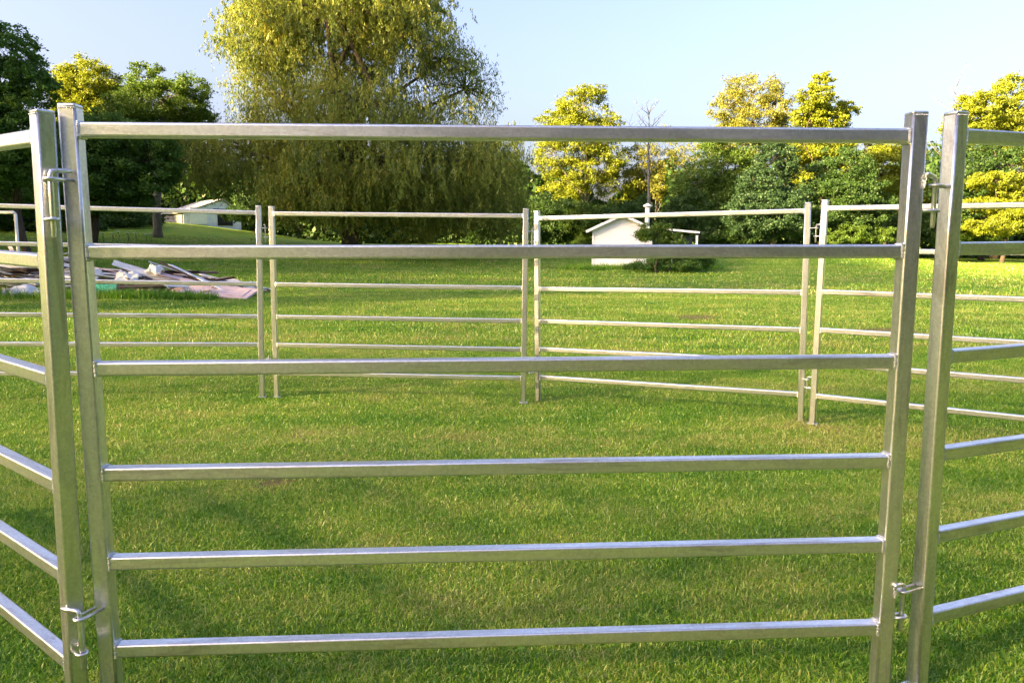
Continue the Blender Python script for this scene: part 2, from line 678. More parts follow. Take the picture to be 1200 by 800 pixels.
def lawn_mat():
    m, nt, out = new_mat("turf_soil")
    v = coords(nt, 'Object')
    f = grass_color(nt, v)
    c = ramp(nt, f, [(0.28, (0.07, 0.19, 0.010)), (0.46, (0.135, 0.27, 0.018)), (0.60, (0.21, 0.31, 0.03)), (0.78, (0.31, 0.29, 0.08))])
    # mowing passes: broad alternating bands across the field, wandering a little
    mp = N(nt, 'ShaderNodeMapping')
    mp.inputs['Scale'].default_value = (0.03, 0.55, 1)
    nt.links.new(v, mp.inputs[0])
    band = noise(nt, mp.outputs[0], 1.6, 3, 0.6, 0.2)
    fine = noise(nt, v, 28, 5, 0.75)
    c = mixc(nt, ramp(nt, band, [(0.42, 0.0), (0.62, 0.55)]), c, (0.22, 0.29, 0.03))
    for sx, sy, sr in SPOTS:
        dn = N(nt, 'ShaderNodeVectorMath', operation='DISTANCE')
        nt.links.new(v, dn.inputs[0])
        dn.inputs[1].default_value = (sx, sy, gz(sx, sy))
        wob = N(nt, 'ShaderNodeMath', operation='MULTIPLY_ADD')
        nt.links.new(noise(nt, v, 7, 3), wob.inputs[0])
        wob.inputs[1].default_value = -sr * 1.6
        nt.links.new(dn.outputs['Value'], wob.inputs[2])
        c = mixc(nt, ramp(nt, wob.outputs[0], [(0.0, 0.75), (max(0.02, sr * 0.35), 0.0)]), c, (0.20, 0.145, 0.07))
    c = mixc(nt, 0.55, c, ramp(nt, fine, [(0.3, (0.2, 0.25, 0.2)), (0.68, (1.1, 1.1, 1.0))]), 'MULTIPLY')
    pbsdf(nt, out, c, 0.9, 0, bump(nt, fine, 0.8, 0.04), 0.15)
    return m


def blade_mat():
    m, nt, out = new_mat("grass_blade")
    v = coords(nt, 'Object')
    f = grass_color(nt, v)
    a = N(nt, 'ShaderNodeAttribute', attribute_name="rnd")
    mx = N(nt, 'ShaderNodeMath', operation='MULTIPLY_ADD')
    nt.links.new(a.outputs['Fac'], mx.inputs[0])
    mx.inputs[1].default_value = 0.56
    ad = N(nt, 'ShaderNodeMath', operation='SUBTRACT')
    nt.links.new(f, ad.inputs[0])
    ad.inputs[1].default_value = 0.27
    nt.links.new(ad.outputs[0], mx.inputs[2])
    c = ramp(nt, mx.outputs[0], [(0.26, (0.08, 0.23, 0.010)), (0.44, (0.17, 0.36, 0.022)), (0.60, (0.30, 0.44, 0.038)), (0.80, (0.45, 0.46, 0.13))])
    d = N(nt, 'ShaderNodeBsdfDiffuse')
    t = N(nt, 'ShaderNodeBsdfTranslucent')
    nt.links.new(c, d.inputs[0])
    nt.links.new(c, t.inputs[0])
    ms = N(nt, 'ShaderNodeMixShader')
    ms.inputs[0].default_value = 0.4
    nt.links.new(d.outputs[0], ms.inputs[1])
    nt.links.new(t.outputs[0], ms.inputs[2])
    g = N(nt, 'ShaderNodeBsdfGlossy')
    g.inputs['Roughness'].default_value = 0.42
    ms2 = N(nt, 'ShaderNodeMixShader')
    ms2.inputs[0].default_value = 0.05
    nt.links.new(ms.outputs[0], ms2.inputs[1])
    nt.links.new(g.outputs[0], ms2.inputs[2])
    nt.links.new(ms2.outputs[0], out.inputs[0])
    return m


def on_ground(px, py):
    """ground point seen at a photo pixel"""
    y = 1.5
    while y < 90:
        p = at(px, py, y)
        if p.z <= gz(p.x, y):
            return p
        y *= 1.004
    return at(px, py, 90)


SPOTS = [(p.x, p.y, r) for p, r in ((on_ground(322, 567), 0.16), (on_ground(1040, 388), 0.55), (on_ground(820, 372), 0.5))]
M_LAWN = lawn_mat()
M_BLADE = blade_mat()
gx = np.concatenate([np.linspace(-600, -70, 20), np.linspace(-66, -14, 40), np.linspace(-13, 13, 140), np.linspace(14, 66, 40), np.linspace(70, 600, 20)])
gy = np.concatenate([np.linspace(-500, -30, 16), np.linspace(-26, -1, 20), np.linspace(-0.5, 12, 110), np.linspace(12.5, 80, 110), np.linspace(85, 700, 24)])
GX, GY = np.meshgrid(gx, gy)
GZ = ground_z(GX, GY)
nx, ny = len(gx), len(gy)
idx = np.arange(nx * ny).reshape(ny, nx)
Fq = np.stack([idx[:-1, :-1], idx[:-1, 1:], idx[1:, 1:], idx[1:, :-1]], -1).reshape(-1, 4)
lawn = link("lawn", np_mesh("lawn", np.stack([GX, GY, GZ], -1).reshape(-1, 3), Fq), M_LAWN, None, True)
tag(lawn, kind="structure")


def bilin(x, y):
    return ground_z(x, y)


def blades(n, xy, length, width, lean, name):
    """n grass blades: bent strips of two faces (a quad and its tip, both as quads)"""
    x, y = xy
    z = bilin(x, y)
    n = len(x)
    az = rng.uniform(0, 2 * np.pi, n)
    L = length * rng.lognormal(0, 0.3, n)
    w = width * rng.uniform(0.6, 1.3, n)
    ln = lean * rng.uniform(0.2, 1.5, n)
    la = rng.uniform(0, 2 * np.pi, n)
    dx, dy = np.cos(az) * w / 2, np.sin(az) * w / 2
    lx, ly = np.cos(la) * ln * L, np.sin(la) * ln * L
    h = L * np.sqrt(np.clip(1 - np.minimum(ln, 0.95) ** 2 * 0.8, 0.1, 1))
    P = np.empty((n, 6, 3), np.float32)
    P[:, 0] = np.stack([x - dx, y - dy, z - 0.004], -1)
    P[:, 1] = np.stack([x + dx, y + dy, z - 0.004], -1)
    P[:, 2] = np.stack([x + dx * .9 + lx * .35, y + dy * .9 + ly * .35, z + h * .6], -1)
    P[:, 3] = np.stack([x - dx * .9 + lx * .35, y - dy * .9 + ly * .35, z + h * .6], -1)
    P[:, 4] = np.stack([x + dx * .15 + lx, y + dy * .15 + ly, z + h], -1)
    P[:, 5] = np.stack([x - dx * .15 + lx, y - dy * .15 + ly, z + h], -1)
    b = np.arange(n, dtype=np.int32)[:, None] * 6
    Fc = np.concatenate([b + np.array([[0, 1, 2, 3]]), b + np.array([[3, 2, 4, 5]])], 0)
    rv = rng.uniform(0, 1, n)
    return P.reshape(-1, 3), Fc, np.repeat(rv, 6)


def wedge(n, d0, d1, margin=1.5, power=1.0):
    """random ground points in front of the viewer between two distances"""
    y = d0 + (d1 - d0) * rng.uniform(0, 1, n) ** power
    half = 0.70 * y + margin
    x = rng.uniform(-1, 1, n) * half
    return x, y


parts = []
for (cnt, d0, d1, L, w, ln, pw) in ((860000, 1.5, 5.0, 0.0175, 0.0040, 1.05, 0.8),
                                    (600000, 5.0, 10.0, 0.020, 0.0056, 1.05, 0.9),
                                    (240000, 10.0, 22.0, 0.035, 0.011, 0.8, 0.9),
                                    (90000, 22.0, 46.0, 0.06, 0.03, 0.8, 0.9)):
    x, y = wedge(cnt, d0, d1, 1.5, pw)
    # thin and dense areas
    dens = 0.62 + 0.38 * np.sin(x * 1.9 + 1.3 * np.sin(y * 1.1)) * np.sin(y * 2.3 + 0.7 * np.sin(x * 1.4))
    for sx, sy, sr in SPOTS:
        dens = dens * np.clip(np.hypot(x - sx, y - sy) / sr - 0.25, 0.0, 1) - 0.15 * (np.hypot(x - sx, y - sy) < sr * 0.6)
    keep = rng.uniform(0, 1, cnt) < dens + 0.15
    parts.append(blades(0, (x[keep], y[keep]), L, w, ln, "g"))
Vs, Fs, Rs, off = [], [], [], 0
for P_, F_, r_ in parts:
    Vs.append(P_)
    Fs.append(F_ + off)
    Rs.append(r_)
    off += len(P_)
grass = link("grass", np_mesh("grass", np.concatenate(Vs), np.concatenate(Fs), np.concatenate(Rs)), M_BLADE)
tag(grass, "short mown green grass with straw coloured blades inside and around the pen", "grass", kind="stuff")


# ------------------------------------------------------------------ trees
def leaf_quads(C, size, flat=0.0, hang=False, aspect=0.6):
    """a small lozenge leaf at every centre in C"""
    n = len(C)
    s = size * rng.lognormal(0, 0.3, n)
    if hang:
        a = np.stack([rng.normal(0, .5, n), rng.normal(0, .5, n), -np.ones(n)], -1)
    else:
        a = rng.normal(0, 1, (n, 3))
        a[:, 2] *= (1 - flat)
    a /= np.linalg.norm(a, axis=1, keepdims=True)
    r = rng.normal(0, 1, (n, 3))
    b = np.cross(a, r)
    b /= np.linalg.norm(b, axis=1, keepdims=True) + 1e-9
    a = a * s[:, None] * 0.5
    b = b * s[:, None] * 0.5 * aspect
    P = np.stack([C - a, C + b * 1.0 - a * 0.1, C + a, C - b - a * 0.1], 1)
    return P.reshape(-1, 3), (np.arange(n, dtype=np.int32)[:, None] * 4 + np.array([[0, 1, 2, 3]], np.int32)), rng


def lobes_world(lobes, Y, squash=0.9):
    """lobes measured in the photo (centre and radii in pixels) -> ellipsoids of real size standing at the distance Y"""
    out = []
    px = Y / F_PX
    for lb in lobes:
        cx, cy, rx, ry = lb[:4]
        wgt = lb[4] if len(lb) > 4 else 1.0
        dy = random.uniform(-0.5, 0.5) * rx * px * squash
        c = at(cx, cy, Y + dy)
        out.append((c, Vector((rx * px, rx * px * squash, ry * px)), wgt))
    return out


def make_tree(name, label, cat, base_px, Y, lobes, mat, n_leaf, leaf, group=None, trunk_r=0.22, bark=None, willow=False, clump=0.16,
              fork=0.45, flat=0.3, twigs=True, crown_name="crown", thick=0.55, lean=0.0):
    bark = bark or M_BARK
    bx = at(base_px, 300, Y).x
    bz = gz(bx, Y)
    base = Vector((bx, Y, bz))
    root = empty(name, base, label, cat, group)
    L = lobes_world(lobes, Y)
    tot = sum(w * r.x * r.y * r.z for c, r, w in L) ** 1.0
    T = Tubes(7)
    top = sum((c * (r.x * r.z) for c, r, w in L), Vector()) / sum(r.x * r.z for c, r, w in L)
    zmin = min(c.z - r.z for c, r, w in L)
    fk = base + Vector(((top.x - base.x) * 0.35 + lean, (top.y - base.y) * 0.3, max((top.z - base.z) * fork, 0.3)))
    T.add([base - Vector((0, 0, 0.3)), base + (fk - base) * 0.12, base + (fk - base) * 0.5 + Vector((random.uniform(-.1, .1), 0, 0)), fk],
          [trunk_r * 1.45, trunk_r * 1.05, trunk_r * 0.9, trunk_r * 0.8])
    Vl, Rl = [], []
    for c, r, w in L:
        # limb from the fork into the lobe
        d = c - fk
        mid = fk + d * 0.5 + Vector((random.uniform(-.2, .2), random.uniform(-.2, .2), 0.10)) * d.length
        lr = trunk_r * min(0.62, 0.2 + 0.06 * r.x)
        T.add([fk, fk + d * 0.22 + Vector((0, 0, 0.04 * d.length)), mid, c], [lr, lr * .85, lr * .6, lr * .35])
        share = w * (r.x * r.y * r.z) ** 0.72
        sumshare = sum(w2 * (r2.x * r2.y * r2.z) ** 0.72 for c2, r2, w2 in L)
        nl = int(n_leaf * (1.25 if willow else 3.2) * share / sumshare)
        rc = clump * (r.x * r.y * r.z) ** (1 / 3) * 1.5
        rc = max(rc, 0.22)
        ncl = max(6, int((r.x * r.y * r.z) / rc ** 3 * 0.75))
        u = rng.normal(0, 1, (ncl, 3))
        u /= np.linalg.norm(u, axis=1, keepdims=True)
        rad = rng.uniform(thick ** 2, 1.0, ncl) ** 0.5
        cc = u * rad[:, None] * np.array([r.x, r.y, r.z]) * rng.uniform(.85, 1.1, (ncl, 1)) + np.array(c)
        if twigs:
            for q in cc[:min(ncl, 16 if r.x > 1.2 else 7)]:
                q = Vector(q)
                dd = q - c
                T.add([c - dd * 0.1, c + dd * 0.5 + Vector((random.uniform(-.1, .1), random.uniform(-.1, .1), .1)) * dd.length, q],
                      [lr * .32, lr * .2, 0.012])
        cw = rng.uniform(0.35, 1.6, ncl)
        ids = rng.choice(ncl, nl, p=cw / cw.sum())
        if not willow:
            off = rng.normal(0, 0.5, (nl, 3)) * rc
            off[:, 2] *= 0.6
            C = cc[ids] + off
        else:
            # strands: each clump carries hanging strings of leaves
            ns = max(ncl * 15, 10)
            sid = rng.choice(ncl, ns, p=cw / cw.sum())
            st = cc[sid] + rng.normal(0, 0.75, (ns, 3)) * rc
            ln = rng.uniform(0.3, 1.5, ns) * (0.6 if w < 0.6 else 1.0) * (0.5 if c.z > base.z + 8 else 1.0)
            pick = rng.integers(0, ns, nl)
            t = rng.uniform(0, 1, nl)
            sway = rng.normal(0, 0.22, (ns, 2))
            C = st[pick].copy()
            C[:, 2] -= ln[pick] * t
            C[:, :2] += sway[pick] * (ln[pick] * t ** 1.5)[:, None] + rng.normal(0, 0.05, (nl, 2))
            C[:, 2] = np.maximum(C[:, 2], ground_z(C[:, 0], C[:, 1]) + rng.uniform(0.05, 0.9, nl))
        g = ground_z(C[:, 0], C[:, 1]) + 0.05
        C = C[C[:, 2] > g]
        Vl.append(C)
        crn = rng.uniform(0, 1, ncl)
        Rl.append(len(C))
    C = np.concatenate(Vl)
    P_, F_, _ = leaf_quads(C - np.array(base), leaf * 0.85 if willow else leaf * 0.52, flat, willow, 0.28 if willow else 0.62)
    rv = np.repeat(np.clip(rng.normal(0.5, 0.22, len(C)), 0, 1), 4)
    tm = T.mesh("trunk")
    tm.transform(Matrix.Translation(-base))
    link("trunk", tm, bark, root, True)
    link(crown_name, np_mesh("crown", P_, F_, rv), mat, root)
    return root


TG = "trees round the edge of the field"
make_tree("willow_tree", "huge old willow with golden sunlit top and drooping green curtain reaching the grass", "tree", 412, 42,
          [(395, 20, 125, 50, 1.2), (312, 50, 56, 50, 1.15), (330, 10, 60, 35, 1.1), (480, 40, 62, 50, .9), (375, -30, 85, 40, 1.0), (440, -10, 80, 40), (300, 95, 40, 40, .35),
           (545, 105, 46, 44, .55), (520, 70, 40, 30, .5), (395, 88, 80, 30, .7), (430, 125, 105, 40, .75), (340, 130, 62, 36, .75),
           (450, 190, 150, 48, 1.1), (290, 176, 74, 42, 1.1), (560, 190, 62, 55, 1.1), (390, 215, 95, 36, 1.1), (515, 232, 85, 40, 1.2), (585, 240, 40, 40, 1.2), (238, 182, 36, 30, .9)],
          L_WIL, 420000, 0.165, TG, 0.55, None, True, 0.11, 0.42, 0, True, "crown", 0.4)
make_tree("broadleaf_tree", "tall dark broadleaf tree looming over the long grey pen panel and pipe goal", "tree", 37, 28,
          [(-35, 120, 62, 85), (10, 72, 36, 40, .8), (38, 112, 28, 36, .8), (15, 165, 48, 50), (-45, 205, 70, 55), (50, 195, 34, 40, .8)], L_DARK, 42000, 0.17, TG, 0.16, None, clump=.12)
make_tree("broadleaf_tree", "deep green low branching tree between the dark tall tree and the old barn", "tree", 110, 38,
          [(120, 185, 58, 48), (172, 190, 42, 45), (85, 215, 45, 32), (128, 232, 44, 22), (60, 232, 50, 25), (100, 160, 40, 30)], L_DARK, 46000, 0.2, TG, 0.2, clump=.13)
make_tree("broadleaf_tree", "rounded tree whose whole top glows golden yellow behind the dark trees", "tree", 108, 56,
          [(105, 102, 36, 30), (84, 96, 18, 22), (128, 122, 28, 26), (110, 140, 45, 30), (90, 120, 30, 30)], L_YEL, 22000, 0.26, TG, 0.25, clump=.15)
make_tree("broadleaf_tree", "airy green tree with loose top and grey trunk beside the old barn", "tree", 186, 44,
          [(190, 118, 50, 28, .8), (172, 92, 24, 17, .6), (228, 106, 24, 17, .5), (205, 140, 46, 28), (152, 132, 28, 28), (185, 170, 45, 30)], L_MID, 22000, 0.2, TG, 0.24, M_BARKG, clump=.14)
make_tree("maple_tree", "yellow green tree with pale trunk between the willow and the shed", "tree", 688, 62,
          [(682, 128, 34, 24), (692, 110, 20, 12, .8), (648, 142, 22, 14, .8), (718, 150, 18, 16, .7), (680, 160, 46, 26), (646, 180, 24, 24, .8), (700, 192, 40, 28), (722, 215, 26, 22, .8), (665, 212, 34, 24)],
          L_YEL, 20000, 0.24, TG, 0.22, M_BARKG, clump=.15)
make_tree("thin_tree", "sparse tan leaved tree behind the shed roof with sky showing through", "tree", 765, 63,
          [(768, 182, 30, 26, .5), (785, 158, 16, 12, .4), (745, 195, 22, 25, .5), (800, 195, 26, 30, .6), (772, 215, 45, 24, .9)], L_TAN, 6500, 0.24, TG, 0.12, M_BARKG, clump=.16)
make_tree("broadleaf_tree", "open crowned tree with amber leaves and bare limbs beside the bright pointed tree", "tree", 872, 60,
          [(882, 108, 40, 20, .5), (858, 124, 26, 20, .5), (908, 122, 22, 28, .6), (880, 146, 48, 20, .8), (868, 168, 44, 22)], L_TAN, 15000, 0.22, TG, 0.24, clump=.15)
make_tree("broadleaf_tree", "shady green tree filling the gap under the amber open crowned tree", "tree", 842, 55,
          [(842, 195, 40, 34), (815, 222, 36, 30), (868, 205, 34, 30), (850, 235, 50, 28)], L_MID, 15000, 0.24, TG, 0.2, clump=.14)
make_tree("broadleaf_tree", "bright yellow green pointed tree above the far pen joint", "tree", 962, 52,
          [(960, 98, 14, 13), (957, 115, 24, 13), (988, 130, 18, 11, .8), (945, 135, 24, 12), (965, 140, 32, 16), (962, 165, 46, 20), (965, 195, 50, 30)], L_YEL, 19000, 0.25, TG, 0.22, clump=.13)
make_tree("broadleaf_tree", "dense blue green tree standing dark in front of the amber open tree", "tree", 908, 46,
          [(908, 188, 28, 28), (900, 220, 36, 30), (915, 250, 42, 30), (880, 250, 32, 28)], L_BLUE, 20000, 0.2, TG, 0.2, clump=.13)
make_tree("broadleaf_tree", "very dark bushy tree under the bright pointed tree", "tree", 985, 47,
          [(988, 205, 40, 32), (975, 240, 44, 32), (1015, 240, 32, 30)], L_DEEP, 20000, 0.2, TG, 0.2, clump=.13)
make_tree("broadleaf_tree", "mottled golden and green tree seen just inside the front panel's darker post", "tree", 1035, 58,
          [(1030, 205, 42, 38), (1012, 178, 24, 22, .8), (1055, 185, 25, 25), (1050, 232, 40, 30)], L_YEL, 17000, 0.25, TG, 0.2, clump=.14)
make_tree("broadleaf_tree", "large golden tree rising over the dark slanting panel", "tree", 1165, 60,
          [(1155, 132, 34, 26), (1192, 118, 28, 34), (1130, 150, 24, 30), (1185, 160, 40, 28), (1215, 165, 40, 40), (1240, 130, 40, 40)], L_YEL, 30000, 0.26, TG, 0.28, clump=.14)
make_tree("broadleaf_tree", "dark green tree below the large golden tree and behind the yellow tiers", "tree", 1150, 56,
          [(1145, 195, 34, 28), (1120, 220, 30, 34), (1185, 200, 34, 26), (1160, 235, 50, 30), (1225, 215, 30, 30)], L_DEEP, 17000, 0.24, TG, 0.2, clump=.14)
make_tree("layered_tree", "low spreading tree with bright yellow tiers of leaves beyond the dark slanting panel", "tree", 1175, 50,
          [(1165, 212, 36, 10), (1190, 226, 36, 9), (1158, 240, 34, 9), (1192, 252, 34, 9), (1165, 266, 40, 10), (1215, 235, 30, 20)], L_YEL, 17000, 0.2, TG, 0.14, clump=.12)


def bare_tree(label, px, Y, top_py, spread, r0, n):
    b = at(px, 300, Y)
    base = Vector((b.x, Y, gz(b.x, Y)))
    top = at(px + 4, top_py, Y)
    root = empty("bare_tree", base, label, "tree", TG)
    T = Tubes(6)
    h = top - base
    T.add([base - Vector((0, 0, .3)), base + h * .35 + Vector((.12, 0, 0)), base + h * .7, top], [r0, r0 * .8, r0 * .45, 0.012])
    T2 = Tubes(4)
    for i in range(n):
        t = random.uniform(.45, .97)
        s = base + h * t
        a = random.uniform(0, 2 * math.pi)
        l = spread * random.uniform(.4, 1) * (1.25 - t)
        e = s + Vector((math.cos(a) * l, math.sin(a) * l, l * random.uniform(.7, 1.4)))
        T2.add([s, s.lerp(e, .5) + Vector((0, 0, -.05 * l)), e], [0.03, 0.02, 0.008])
        for k in range(4):
            q = s.lerp(e, random.uniform(.3, .95))
            f = q + Vector((random.uniform(-1, 1), random.uniform(-1, 1), random.uniform(.3, 1.2))) * l * .35
            T2.add([q, f], [0.014, 0.006])
    for nm, tt in (("trunk", T), ("branches", T2)):
        me = tt.mesh(nm)
        me.transform(Matrix.Translation(-base))
        link(nm, me, M_BARKG, root, True)


bare_tree("dead leafless tree with thin grey trunk rising right behind the shed chimney", 757, 50, 125, 3.2, 0.13, 16)
bare_tree("fine leafless twigs fanning out beside the large golden tree", 1117, 62, 92, 4.0, 0.12, 22)


def make_bush(name, label, Y, lobes, mat, n, leaf, group=None, cat="bush"):
    cx = sum(l[0] for l in lobes) / len(lobes)
    return make_tree(name, label, cat, cx, Y, lobes, mat, n, leaf, group, 0.05, None, False, .16, .3, .2, False, "foliage", 0.3)


SG = "shrubs along the foot of the wood"
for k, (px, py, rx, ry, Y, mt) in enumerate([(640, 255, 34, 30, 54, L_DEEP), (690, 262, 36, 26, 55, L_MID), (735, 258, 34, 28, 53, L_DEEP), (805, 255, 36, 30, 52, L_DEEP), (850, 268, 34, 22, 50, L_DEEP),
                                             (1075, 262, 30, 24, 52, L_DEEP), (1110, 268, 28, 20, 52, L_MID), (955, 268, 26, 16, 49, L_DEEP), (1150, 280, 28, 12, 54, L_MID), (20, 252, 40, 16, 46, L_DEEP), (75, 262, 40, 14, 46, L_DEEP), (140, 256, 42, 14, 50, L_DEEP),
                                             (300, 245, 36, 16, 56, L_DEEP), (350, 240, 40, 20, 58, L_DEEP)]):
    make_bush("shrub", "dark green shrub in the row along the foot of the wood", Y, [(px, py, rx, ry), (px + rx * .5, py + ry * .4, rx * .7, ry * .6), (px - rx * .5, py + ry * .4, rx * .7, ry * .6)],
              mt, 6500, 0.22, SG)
make_bush("bush", "light green low bush below the very dark bushy tree", 45, [(1000, 274, 24, 12), (1030, 276, 18, 10), (978, 278, 14, 9)], L_MID, 7000, 0.16)
make_bush("bush", "loose mid green bush growing against the white gable wall", 33.5, [(768, 271, 20, 12), (752, 278, 14, 8), (788, 280, 18, 12)], L_MID, 3600, 0.13)
make_bush("bush", "dark rounded bush at the shed's lean-to posts", 34, [(795, 304, 34, 12), (822, 303, 18, 10), (768, 309, 16, 9), (745, 313, 14, 5)], L_DARK, 7500, 0.12)


# far wood behind everything: one mass nobody could count
def leaf_mass(name, label, cat, boxes, n, leaf, mat):
    Cs = []
    for (x0, x1, y0, y1, h0, h1) in boxes:
        k = int(n * abs(x1 - x0) / sum(abs(b[1] - b[0]) for b in boxes))
        x = rng.uniform(x0, x1, k)
        y = rng.uniform(y0, y1, k)
        prof = h0 + (h1 - h0) * (0.5 + 0.28 * np.sin(x * 0.42 + y0) + 0.22 * np.sin(x * 1.13 + 2 * y0))
        z = ground_z(x, y) + prof * rng.uniform(0, 1, k) ** 0.85
        Cs.append(np.stack([x, y, z], -1))
    C = np.concatenate(Cs)
    P_, F_, _ = leaf_quads(C, leaf, 0.2)
    o = link(name, np_mesh(name, P_, F_, np.repeat(np.clip(rng.normal(.45, .2, len(C)), 0, 1), 4)), mat)
    return tag(o, label, cat, kind="stuff")


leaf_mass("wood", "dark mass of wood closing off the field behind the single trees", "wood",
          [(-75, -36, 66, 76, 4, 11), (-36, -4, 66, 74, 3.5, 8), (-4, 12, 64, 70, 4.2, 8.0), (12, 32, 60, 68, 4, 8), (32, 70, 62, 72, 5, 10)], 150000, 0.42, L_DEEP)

# unseen wood on the sunset side, its height and gaps shaped to filter the sun
hs = Vector((-math.sin(R(SUN_AZ)), -math.cos(R(SUN_AZ)), 0))
pp = Vector((math.cos(R(SUN_AZ)), -math.sin(R(SUN_AZ)), 0))
k = 125000
yy = rng.uniform(11, 68, k)
xx = -0.72 * yy - 8.5 + rng.uniform(-2.0, 1.2, k)
qq = xx * pp.x + yy * pp.y
top = (np.interp(qq, [-80, -70, -66, -64, -62, -54, -51, -48, -45, -41, -39, -37, -35, -32, -22, -18],
                 [9, 10.5, 10.0, 6.5, 7.5, 13.0, 18, 12.5, 14.0, 14.8, 18.5, 20.5, 17.2, 17.2, 17.2, 13]) + 0.5 * np.sin(qq * 0.9) + 0.5 * np.sin(qq * 2.1 + 1))
zz = ground_z(xx, yy) + top * rng.uniform(0, 1, k) ** 0.9
sel = (qq < -29.5) | (rng.uniform(0, 1, k) < 0.62)
xx, yy, zz = xx[sel], yy[sel], zz[sel]
C1 = np.stack([xx, yy, zz], -1)
k = 50000
qq = rng.uniform(-20, 28, k)
dd = rng.uniform(24, 29, k)
top = np.interp(qq, [-20, -16, -12, -5, 28], [23, 22.5, 21.0, 15.0, 13.0]) + 0.8 * np.sin(qq * 0.7) + 0.5 * np.sin(qq * 1.7)
C2 = np.stack([hs.x * dd + pp.x * qq, hs.y * dd + pp.y * qq, top * rng.uniform(0, 1, k)], -1)
k = 60000  # unseen thicket, added to darken the reflections in the near steel
xx = rng.uniform(-2, 46, k)
yy = -13 - 0.25 * xx + rng.uniform(-3, 2, k)
top = 8.0 + 1.2 * np.sin(xx * 0.5) + 0.7 * np.sin(xx * 1.3)
C3 = np.stack([xx, yy, top * rng.uniform(0, 1, k) ** 0.85], -1)
k = 50000
yy = rng.uniform(-20, 7, k)
top = 9.0 + 1.2 * np.sin(yy * 0.5) + 0.7 * np.sin(yy * 1.3)
C3 = np.concatenate([C3, np.stack([rng.uniform(14, 17, k), yy, top * rng.uniform(0, 1, k) ** 0.85], -1)])
C = np.concatenate([C1, C2])
P_, F_, _ = leaf_quads(C, 0.34, 0.2, False, 0.9)
shade = link("shade_wood", np_mesh("shade_wood", P_, F_, np.repeat(np.clip(rng.normal(.5, .2, len(C)), 0, 1), 4)), L_SHADEWOOD)
tag(shade, "unseen belt of wood on the sunset side, shaped to shade the pen", "wood", kind="stuff")


P_, F_, _ = leaf_quads(C3, 0.4, 0.2, False, 0.9)
back = link("reflection_thicket", np_mesh("reflection_thicket", P_, F_, np.repeat(np.clip(rng.normal(.5, .2, len(C3)), 0, 1), 4)), L_DEEP)
tag(back, "unseen thicket added to give the front of the pen dark reflections", "wood", kind="stuff")


# ------------------------------------------------------------------ simple materials
def paint_mat(name, a, b, scale=3.0, rough=0.6, stretch=(1, 1, 1), bmp=0.1):
    m, nt, out = new_mat(name)
    v = coords(nt, 'Object', stretch)
    n1 = noise(nt, v, scale, 6, 0.65, 0.3)
    pbsdf(nt, out, ramp(nt, n1, [(0.3, a), (0.65, b)]), rough, 0, bump(nt, n1, bmp, 0.02), 0.3)
    return m


def siding_mat(name, base, dirt, pitch=0.15):
    m, nt, out = new_mat(name)
    v = coords(nt, 'Object')
    w = N(nt, 'ShaderNodeTexWave', wave_type='BANDS', bands_direction='Z', wave_profile='SAW')
    w.inputs['Scale'].default_value = 1 / pitch / 3.2
    nt.links.new(v, w.inputs['Vector'])
    n1 = noise(nt, v, 2.5, 5, 0.7)
    c = mixc(nt, ramp(nt, n1, [(0.5, 0.0), (0.8, 0.5)]), base, dirt)
    pbsdf(nt, out, c, 0.55, 0, bump(nt, w.outputs['Fac'], 0.5, 0.02), 0.3)
    return m


M_WHITE = siding_mat("white_siding", (0.86, 0.86, 0.90), (0.74, 0.74, 0.76))
M_TRIM = paint_mat("white_trim", (0.75, 0.75, 0.74), (0.84, 0.84, 0.83), 6)
M_ROOF = paint_mat("dark_shingle", (0.035, 0.035, 0.04), (0.08, 0.08, 0.085), 9, 0.85)
M_TIN = paint_mat("mossy_tin", (0.20, 0.21, 0.21), (0.42, 0.43, 0.44), 2.2, 0.6)
M_BLUEW = paint_mat("shade_blue_white_wall", (0.56, 0.61, 0.72), (0.76, 0.79, 0.86), 2.5, 0.7)  # white wall with the bluish cast of shade mixed into its colour
M_GREYW = paint_mat("grey_boards", (0.10, 0.10, 0.10), (0.24, 0.24, 0.24), 4, 0.8, (6, 6, 0.6))
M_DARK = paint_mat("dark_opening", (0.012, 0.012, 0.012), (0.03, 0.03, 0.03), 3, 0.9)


def box_obj(name, c, s, mat, parent, rot=None, bevel=0.008):
    bm = bmesh.new()
    bm_box(bm, Vector(c), s, rot, bevel, 2)
    return link(name, bm_mesh(bm, name), mat, parent)


def prism_obj(name, outline, y0, y1, mat, parent):
    """outline in x,z extruded along y"""
    bm = bmesh.new()
    a = [bm.verts.new((x, y0, z)) for x, z in outline]
    b = [bm.verts.new((x, y1, z)) for x, z in outline]
    n = len(a)
    bm.faces.new(a)
    bm.faces.new(list(reversed(b)))
    for i in range(n):
        bm.faces.new((a[i], b[i], b[(i + 1) % n], a[(i + 1) % n]))
    bmesh.ops.recalc_face_normals(bm, faces=bm.faces)
    return link(name, bm_mesh(bm, name), mat, parent)


